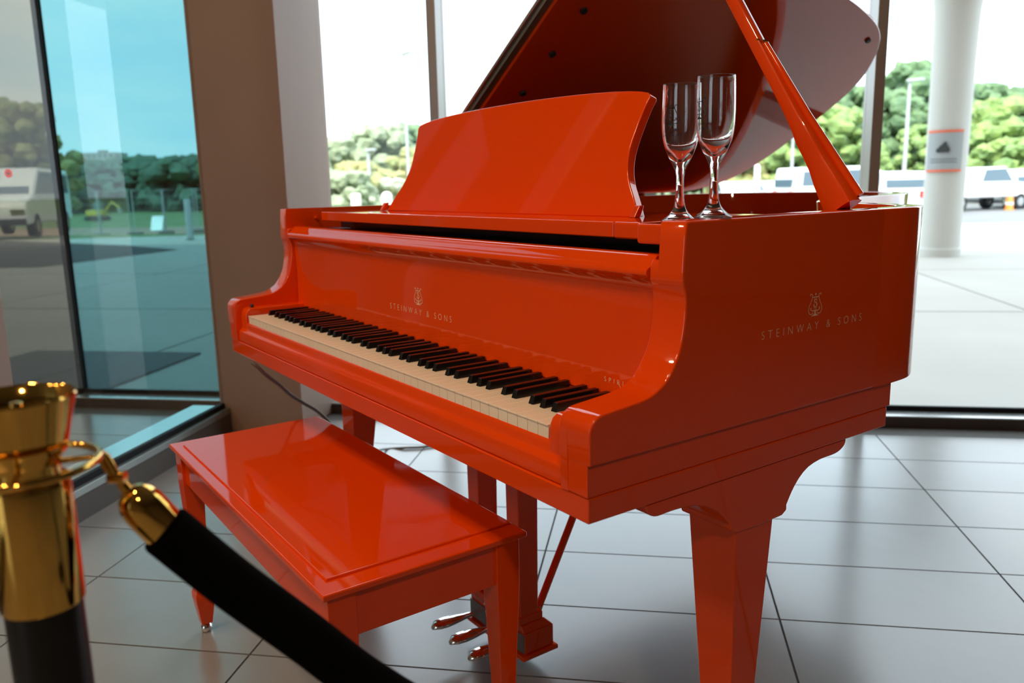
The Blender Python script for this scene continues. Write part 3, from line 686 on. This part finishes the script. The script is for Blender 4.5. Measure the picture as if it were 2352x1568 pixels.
patch('door_mat_grille', [(-3.5, 2.30), (-2.30, 2.30), (-2.30, 3.36), (-3.5, 3.36)], 'mat_dark', -.012, .002, 'dark walk-off mat outside the entrance glass', 'mat')

# column with plaque and canopy
cpos = on_ground(2157, 585, 0.0)
ce = empty('round_column', (cpos.x, cpos.y, -.012)); tag(ce, 'white round column with a grey notice outside the right window', 'column')
MB().lathe([(0, 0), (.25, 0), (.25, .10), (.235, .11), (.235, .12), (.24, 1.0), (.25, 2.4), (.265, 3.0), (.31, 3.4), (.40, 3.72), (0, 3.72)], 48).build('shaft', 'column_white', ce, smooth=35)
tocam = math.atan2(CAM.y-cpos.y, CAM.x-cpos.x)
def cyl_patch(R, a0, a1, z0, z1, n=14):
    mb = MB(); vs = []
    for i in range(n+1):
        t = a0+(a1-a0)*i/n
        vs += [(R*math.cos(t), R*math.sin(t), z0), (R*math.cos(t), R*math.sin(t), z1)]
    return mb.add(vs, [(2*i, 2*i+2, 2*i+3, 2*i+1) for i in range(n)])
cd_ = (cpos-CAM).dot(_f); zc = lambda y: CAM.z + (399-y)/FPX*cd_ + .012
t0_, t1_ = tocam-1.02, tocam+.72
nb = cyl_patch(.258, t0_, t1_, zc(390), zc(309)); nbo = nb.build('notice_board', 'sign_grey', ce, smooth=30)
cyl_patch(.261, t0_, t1_, zc(309), zc(304)).build('notice_edge', 'sign_orange', nbo); cyl_patch(.261, t0_, t1_, zc(394), zc(389)).build('notice_edge', 'sign_orange', nbo)
for z in (366, 372): cyl_patch(.2595, t0_+.25, t1_-.25, zc(z+1.4), zc(z)).build('notice_text_line', 'sign_dark', nbo)
mb = MB(); pic = [(-.40, -.16), (-.42, .02), (-.30, .10), (-.20, .22), (-.08, .30), (.04, .44), (.14, .42), (.20, .24), (.32, .10), (.36, -.05), (.30, -.16)]
tm_ = (t0_+t1_)/2; mb.add([(.275*math.cos(tm_+a*.75), .275*math.sin(tm_+a*.75), zc(346)+b*.22) for a, b in pic], [tuple(range(len(pic)))]); mb.build('notice_picture', 'sign_dark', nbo)
MB().box(-.7, .7, -.7, .7, 3.72, 3.95).build('capital_slab', 'column_white', ce, rz=PHI, bevel=.03)
room(MB().box(-14, 14, VW+.02, VW+.3, HC, 14.0).box(-14, -3.72, VW+.02, VW+.3, -.1, HC).box(3.26, 14, VW+.0, VW+.3, -.1, HC), 'wall_facade_shade', 'plaster', 'unseen taupe facade raised above the windows to shade plaza and column', 'wall')  # unseen upper storeys, built tall to throw shade over plaza and column

# trees
def ico(n):
    bm = bmesh.new(); bmesh.ops.create_icosphere(bm, subdivisions=n, radius=1); v = [q.co.copy() for q in bm.verts]; f = [tuple(x.index for x in q.verts) for q in bm.faces]; bm.free(); return v, f
IV, IF = ico(2)
def blob_cloud(rng, blobs):
    mb = MB()
    for (c, r) in blobs:
        ph = [rng.uniform(0, 6.28) for _ in range(6)]
        vs = []
        for v in IV:
            k = 1 + .16*math.sin(5*v.x+ph[0])*math.sin(5*v.y+ph[1]) + .14*math.sin(9*v.z+ph[2]+3*v.x) + rng.uniform(-.10, .10)
            vs.append((c[0]+v.x*r*k, c[1]+v.y*r*k, c[2]+v.z*r*k*.85))
        mb.add(vs, IF)
    return mb
def tree(pos, h, wd, mat, label, group, seed, low=.18, name='leafy_tree', nb=110):
    rng = random.Random(seed); e = empty(name, pos); tag(e, label, 'tree', group)
    blobs = []
    for i in range(nb):
        t = rng.random(); z = h*(low + (1-low)*t); prof_ = math.sin(math.pi*min(1, .18+.80*t))**.6
        a = rng.uniform(0, 6.28); rr = wd/2*prof_*math.sqrt(rng.random()); br = wd*rng.uniform(.055, .125)
        blobs.append(((rr*math.cos(a), rr*math.sin(a), min(z, h-br*.7)), br))
    blob_cloud(rng, blobs).build('crown', mat, e)
    MB().tube([(0, 0, 0), (.02*wd, 0, h*.3), (-.01*wd, .01*wd, h*.62)], [h*.03, h*.022, h*.01], 8).build('trunk', 'bark', e, smooth=60)
def place(x, dep, zg):
    p = at_depth(x, 430, dep); return Vector((p.x, p.y, zg))
def hgt(y_top, x, dep, zg):      # real height of something whose top shows at y_top
    return at_depth(x, y_top, dep).z - zg
TRS = [  # x, top y, depth, width m, mat, description
 (745, 322, 52, 7.0, 'leaf_haze_pale', 'pale hazy tree just right of the pillar edge'),
 (790, 336, 58, 6.0, 'leaf_haze_pale', 'mid green tree behind the pale tree by the pillar'),
 (700, 330, 60, 7.5, 'leaf_mid', 'mid green tree half hidden by the pillar'),
 (880, 292, 56, 6.4, 'leaf_haze_pale', 'tall round green tree left of the music desk'),
 (945, 290, 60, 7.0, 'leaf_mid', 'tall green tree behind the lamp pole near the music desk'),
 (830, 375, 44, 4.6, 'leaf_yellow', 'small yellowish tree between the two bollards'),
 (775, 395, 40, 4.4, 'leaf_haze_pale', 'low pale bush right of the pillar'),
 (965, 340, 50, 4.0, 'leaf_yellow', 'yellow green tree hidden behind the music desk edge'),
 (1060, 300, 60, 9.0, 'leaf_mid', 'green tree hidden behind the music desk'),
 (1700, 330, 54, 6.0, 'leaf_yellow', 'autumn yellow tree under the lid beside the flutes'),
 (1765, 300, 56, 6.0, 'leaf_mid', 'mid green tree framed by lid and prop'),
 (1830, 268, 52, 5.0, 'leaf_bright', 'bright green tree just left of the prop'),
 (1900, 250, 54, 6.4, 'leaf_bright', 'bright yellow green tree right of the prop'),
 (1955, 205, 62, 7.5, 'leaf_mid', 'taller shaded tree left of the dark mullion'),
 (2090, 150, 62, 8.0, 'leaf_mid', 'tallest green tree between mullion and column'),
 (2045, 215, 58, 6.0, 'leaf_mid', 'green tree right beside the dark mullion'),
 (2098, 290, 46, 3.2, 'leaf_bright', 'slim bright tree left of the column foot'),
 (2140, 190, 66, 9.0, 'leaf_mid', 'green tree hidden behind the white column'),
 (2265, 232, 48, 5.4, 'leaf_bright', 'bright yellow green tree right of the column'),
 (2240, 200, 64, 7.0, 'leaf_mid', 'dark green tree behind the bright one by the column'),
 (2340, 205, 60, 6.6, 'leaf_mid', 'tall green tree at the right picture edge'),
 (2330, 320, 44, 5.0, 'leaf_bright', 'bright low tree above the parked pickup'),
 (2180, 330, 50, 4.5, 'leaf_bright', 'bright bush behind the column notice'),
 (1170, 300, 62, 8.0, 'leaf_mid', 'green tree hidden behind the middle of the music desk'),
 (1290, 290, 60, 8.0, 'leaf_bright', 'bright tree hidden behind the right half of the desk'),
 (1410, 300, 62, 8.0, 'leaf_mid', 'green tree hidden behind the lid, left part'),
 (1520, 280, 60, 8.0, 'leaf_mid', 'green tree hidden behind the two flutes'),
 (1610, 300, 62, 8.0, 'leaf_bright', 'bright tree hidden behind the lid, right part'),
 (2440, 220, 60, 8.0, 'leaf_mid', 'green tree just beyond the right picture edge'),
 (2560, 230, 58, 8.0, 'leaf_bright', 'bright tree second beyond the right picture edge'),
 (2690, 210, 62, 9.0, 'leaf_mid', 'green tree third beyond the right picture edge'),
 (610, 330, 62, 9.0, 'leaf_mid', 'green tree fully hidden behind the pillar')]
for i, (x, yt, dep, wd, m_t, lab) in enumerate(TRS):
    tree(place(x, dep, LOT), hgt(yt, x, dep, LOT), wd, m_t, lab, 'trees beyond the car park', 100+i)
tree(place(905, 36, LOT), hgt(408, 905, 36, LOT), 2.6, 'blossom', 'cream blossoming shrub behind the white bollard', 'trees beyond the car park', 77, .1, 'blossom_shrub', 30)
LTR = [(110, 366, 74, 9), (150, 378, 68, 8), (190, 372, 78, 10), (235, 372, 72, 9), (280, 370, 80, 9), (318, 362, 76, 8), (355, 374, 70, 8), (395, 373, 78, 10), (435, 360, 66, 7), (470, 362, 72, 8), (60, 360, 70, 9), (20, 352, 66, 8), (-30, 350, 70, 9), (75, 240, 60, 6), (15, 230, 62, 7), (520, 366, 74, 9)]
spots = ['leftmost seen through the cyan pane', 'second from the black mullion', 'third from the black mullion', 'below the pale far building', 'right of the pale far building', 'with the highest crown in the cyan pane', 'above the white board', 'between the white board and grey bollard', 'just behind the grey bollard', 'touching the pillar edge', 'behind the grey pane on its right', 'behind the parked van', 'at the left picture edge', 'tall brown green one beside the mullion in place of a reflection', 'tall brown green one at the picture edge in place of a reflection', 'hidden behind the pillar']  # the two tall brown green trees replace ones reflected in the glass
for i, ((x, yt, dep, wd), sp) in enumerate(zip(LTR, spots)):
    tree(place(x, dep, LOT-.1), hgt(yt, x, dep, LOT-.1), wd, 'leaf_dark' if i not in (13, 14) else 'leaf_yellow', 'distant dark tree %s' % sp, 'far treeline on the left', 300+i, .02, 'distant_tree', 90)

# parked cars
def car(x, dep, zg, heading, kind, paint, label, sc_=1.0):
    base = place(x, dep, zg); e = empty({'van': 'parked_van', 'pickup': 'parked_pickup', 'car': 'parked_car', 'suv': 'parked_suv'}[kind], base, heading)
    e.scale = (sc_,)*3; tag(e, label, 'car' if kind in ('car', 'suv') else kind)
    P = {'car': [(-2.2, .35), (-2.25, .75), (-2.1, .95), (-1.5, 1.0), (-.9, 1.42), (.5, 1.45), (1.15, 1.0), (2.0, .88), (2.25, .7), (2.25, .35)],
         'suv': [(-2.3, .40), (-2.35, 1.0), (-2.15, 1.7), (.4, 1.75), (1.05, 1.12), (2.1, 1.02), (2.35, .8), (2.35, .40)],
         'van': [(-2.5, .40), (-2.55, 1.1), (-2.4, 1.95), (.9, 1.98), (1.7, 1.2), (2.4, 1.05), (2.55, .8), (2.55, .40)],
         'pickup': [(-2.75, .55), (-2.8, 1.15), (-.75, 1.17), (-.55, 1.82), (.75, 1.85), (1.35, 1.2), (2.5, 1.12), (2.75, .95), (2.75, .55)]}[kind]
    MB().prism(P, -.90, .90, 'y').build('body', paint, e, bevel=.08, seg=3)
    win = {'car': [(-1.35, 1.0), (-.85, 1.36), (.45, 1.39), (1.0, 1.0)], 'suv': [(-2.0, 1.1), (-1.9, 1.6), (.35, 1.65), (.9, 1.14)], 'van': [(-2.2, 1.25), (-2.15, 1.8), (.85, 1.85), (1.5, 1.25)], 'pickup': [(-.62, 1.24), (-.45, 1.74), (.70, 1.77), (1.15, 1.24)]}[kind]
    for s in (-1, 1): MB().prism(win, s*.895, s*.915, 'y').build('side_window', 'car_glass', e)
    fx = win[3]; tx = win[2]
    wsx = [(fx[0]+.16, fx[1]+.02), (tx[0]+.14, tx[1]-.02)]
    MB().add([(wsx[0][0], -.78, wsx[0][1]), (wsx[0][0], .78, wsx[0][1]), (wsx[1][0], .70, wsx[1][1]), (wsx[1][0], -.70, wsx[1][1]), (wsx[0][0]-.1, -.78, wsx[0][1]), (wsx[0][0]-.1, .78, wsx[0][1]), (wsx[1][0]-.1, .70, wsx[1][1]), (wsx[1][0]-.1, -.70, wsx[1][1])], [(0, 1, 2, 3), (4, 7, 6, 5), (0, 3, 7, 4), (1, 5, 6, 2), (0, 4, 5, 1), (3, 2, 6, 7)]).build('windscreen', 'car_glass', e)
    back = P[1]
    MB().box(back[0]-.02, back[0]+.10, -.72, .72, back[1]+.12, back[1]+.42).build('rear_window', 'car_glass', e) if kind in ('suv', 'van') else None
    L_ = P[-1][0]*.63
    for a in (-L_, L_):
        for s in (-.80, .80):
            wh = MB(); wh.tube([(a, s-.11, .34), (a, s+.11, .34)], .34, 20); wo = wh.build('wheel', 'tyre', e, smooth=40)
            MB().tube([(a, s-.12, .34), (a, s+.12, .34)], .19, 16).build('hub_cap', 'steel', wo, smooth=40)
    for s in (-.68, .68):
        MB().box(back[0]-.05, back[0]+.12, s-.16, s+.16, back[1]-.28, back[1]-.02).build('tail_lamp', 'tail_red', e, bevel=.02)
        fz = P[-2][1]; MB().box(P[-1][0]-.16, P[-1][0]+.03, s-.18, s+.18, fz-.12, fz+.04).build('head_lamp', 'chrome', e, bevel=.02)
    MB().box(P[-1][0]-.06, P[-1][0]+.05, -.88, .88, P[-1][1]+.0, P[-1][1]+.18).build('bumper', 'paint_dark' if kind != 'car' else paint, e, bevel=.03)
def hd(deg): return YAW + math.radians(deg)
car(2238, 36.0, LOT, hd(20), 'pickup', 'paint_white', 'white pickup parked right of the white column')
car(2338, 38.0, LOT, hd(75), 'suv', 'paint_white', 'white car at the right picture edge with orange plate')
car(2042, 34.0, LOT, hd(80), 'suv', 'paint_white', 'white car with red tail lamp right of the dark mullion')
car(2094, 36.0, LOT, hd(70), 'suv', 'paint_dark', 'dark car beside the white column')
car(1935, 33.0, LOT, hd(8), 'van', 'paint_white', 'white van behind the prop, beside the mullion')
car(1690, 40.0, LOT, hd(85), 'car', 'paint_white', 'white car seen under the lid right of the flutes')
car(1768, 39.0, LOT, hd(100), 'car', 'paint_white', 'second white car seen under the lid')
car(1850, 38.0, LOT, hd(80), 'car', 'paint_silver', 'silver car just left of the prop foot')
car(770, 46.0, LOT, hd(10), 'car', 'paint_silver', 'silver car low behind the piano rim by the pillar')
car(860, 45.0, LOT, hd(-5), 'car', 'paint_white', 'white car low behind the rim between the bollards')
car(35, 21.0, -.012, hd(-75), 'van', 'paint_white', 'white van behind the dark grey pane standing in for a reflection', .86)  # reflected vehicle built as a solid van outside the glass
op = place(2322, 35.0, LOT)
oe = empty('orange_barrel', op); oe.scale = (.6,)*3; tag(oe, 'small orange traffic barrel beside the white car', 'barrel')
MB().lathe([(0, 0), (.34, 0), (.34, .06), (.27, .07), (.25, .55), (.21, .95), (0, .97)], 20).build('drum', 'plate_orange', oe, smooth=40)
MB().lathe([(.262, .40), (.268, .40), (.258, .56), (.252, .56)], 20).build('reflective_band', 'paint_white', oe, smooth=40)

# lamp poles and bollards
def lamp_pole(x, ytop, dep, label, r=.06):
    b = place(x, dep, LOT); h = hgt(ytop, x, dep, LOT); e = empty('lamp_pole', b); tag(e, label, 'lamp pole', 'car park lamp poles')
    MB().lathe([(0, 0), (.26, 0), (.26, .7), (0, .7)], 16).build('concrete_foot', 'concrete', e, smooth=40)
    MB().tube([(0, 0, .6), (0, 0, h)], [r*1.2, r*.7], 10).build('pole', 'post_grey', e, smooth=50)
    MB().box(-.1, .65, -.14, .14, h-.06, h+.05).build('lamp_head', 'post_grey', e, bevel=.02)
lamp_pole(940, 132, 38, 'tall thin lamp pole left of the window mullion')
lamp_pole(850, 345, 42, 'short lamp pole between the two bollards', .09)
lamp_pole(2074, 190, 40, 'lamp pole right of the dark mullion', .09)
lamp_pole(1817, 300, 42, 'lamp pole seen between lid and prop', .08)
def bollard(x, ybot, ytop, wpx, mat, label, dome, zg=-.012, dep=None):
    b = on_ground(x, ybot, zg) if dep is None else place(x, dep, zg)
    dep = (b-CAM).dot(_f); h = (at_depth(x, ytop, dep)).z - zg; r = wpx/2/FPX*dep
    e = empty('bollard', b); tag(e, label, 'bollard')
    top = [(r, h-r), (r*.92, h-r*.55), (r*.7, h-r*.22), (r*.4, h-.05*r), (0, h)] if dome else [(r, h-r*.35), (r*.93, h-r*.1), (r*.7, h), (0, h)]
    MB().lathe([(0, 0), (r, 0)] + top, 24).build('post', mat, e, smooth=50)
    MB().lathe([(r*1.0, .0), (r*1.35, 0), (r*1.3, .03), (r*1.0, .035)], 24).build('foot_ring', 'steel_dull', e, smooth=50)
bollard(821, 520, 444, 23, 'post_cream', 'cream flat-topped bollard seen left of the music desk', False)
bollard(892, 524, 440, 24, 'paint_white', 'white domed bollard touching the music desk edge', True)
bollard(1738, 506, 378, 13, 'paint_white', 'slim white post under the lid beside the flutes', True, LOT, 30)
bollard(438, 551, 457, 15, 'post_grey', 'grey bollard outside next to the pillar edge', False)
# building site on the left: board, fence panels, digger, far building
bp = on_ground(359, 529, -.02); bd = (bp-CAM).dot(_f)
e = empty('site_board', bp, YAW+.1); tag(e, 'white board leaning on the grass behind the cyan pane', 'board')
bw_, bh_ = 26/FPX*bd, 32/FPX*bd
mb = MB().add([(-bw_/2, 0, 0), (bw_/2, 0, 0), (bw_/2, .25, bh_), (-bw_/2, .25, bh_), (-bw_/2, .03, 0), (bw_/2, .03, 0), (bw_/2, .28, bh_), (-bw_/2, .28, bh_)], [(0, 1, 2, 3), (4, 7, 6, 5), (0, 3, 7, 4), (1, 5, 6, 2), (0, 4, 5, 1), (3, 2, 6, 7)]); mb.build('panel', 'paint_white', e)
MB().tube([(0, .26, bh_*.8), (0, .6, 0)], .015, 8).build('prop_leg', 'post_grey', e)
for i, x in enumerate((150, 222, 300, 372, 448)):
    p = place(x, 27+.6*i, LOT+.1); q = place(x+74, 27.6+.6*i, LOT+.1); dv = q-p
    e = empty('fence_panel', p, math.atan2(dv.y, dv.x)); tag(e, 'mesh site fence panel, number %s from the black mullion' % ('one', 'two', 'three', 'four', 'five')[i], 'fence', 'site fence panels')
    Lf = dv.length-.08; Hf = 1.55
    MB().tube([(0, 0, 0), (0, 0, Hf), (Lf, 0, Hf), (Lf, 0, 0)], .022, 8).build('frame', 'post_grey', e)
    wi = MB()
    for k in range(1, 9): wi.tube([(Lf*k/9, 0, .1), (Lf*k/9, 0, Hf)], .004, 4)
    for k in range(1, 7): wi.tube([(0, 0, Hf*k/7), (Lf, 0, Hf*k/7)], .004, 4)
    wi.build('mesh_infill', 'post_grey', e); MB().box(-.25, .25, -.12, .12, 0, .12).build('foot_block', 'concrete_dark', e)
dp_ = place(216, 44, LOT+.09); e = empty('excavator', dp_, YAW); e.scale = (.75,)*3; tag(e, 'small yellow excavator behind the site fence', 'excavator')
for s in (-.35, .35): MB().prism([(-.7, .05), (.7, .05), (.8, .2), (.7, .36), (-.7, .36), (-.8, .2)], s-.13, s+.13, 'y').build('track', 'tyre', e, bevel=.03)
MB().box(-.6, .55, -.45, .45, .40, .80).build('body', 'digger_yellow', e, bevel=.05)
MB().frustum((-.1, .5, -.4, .2, .80), (-.05, .4, -.36, .16, 1.35)).build('cab', 'car_glass', e, bevel=.03)
MB().tube([(.45, .3, .7), (1.0, .3, 1.35), (1.55, .3, .9)], .07, 8).build('boom', 'digger_yellow', e); MB().frustum((1.45, 1.7, .1, .5, .55), (1.4, 1.62, .12, .48, .92)).build('bucket', 'steel_dull', e)
fp = place(246, 120, 0); e = empty('far_building', fp, YAW); tag(e, 'pale far building rising above the treeline on the left', 'building')
MB().box(-2.6, 2.6, -2, 2, -.6, hgt(352, 246, 120, 0)).build('wall', 'concrete', e); MB().box(-.5, .5, -.6, .6, hgt(352, 246, 120, 0), hgt(346, 246, 120, 0)).build('roof_house', 'concrete_dark', e)
for k in range(6): MB().box(-2.2+.8*k, -1.8+.8*k, -2.05, -1.98, hgt(362, 246, 120, 0), hgt(356, 246, 120, 0)).build('window', 'car_glass', e)
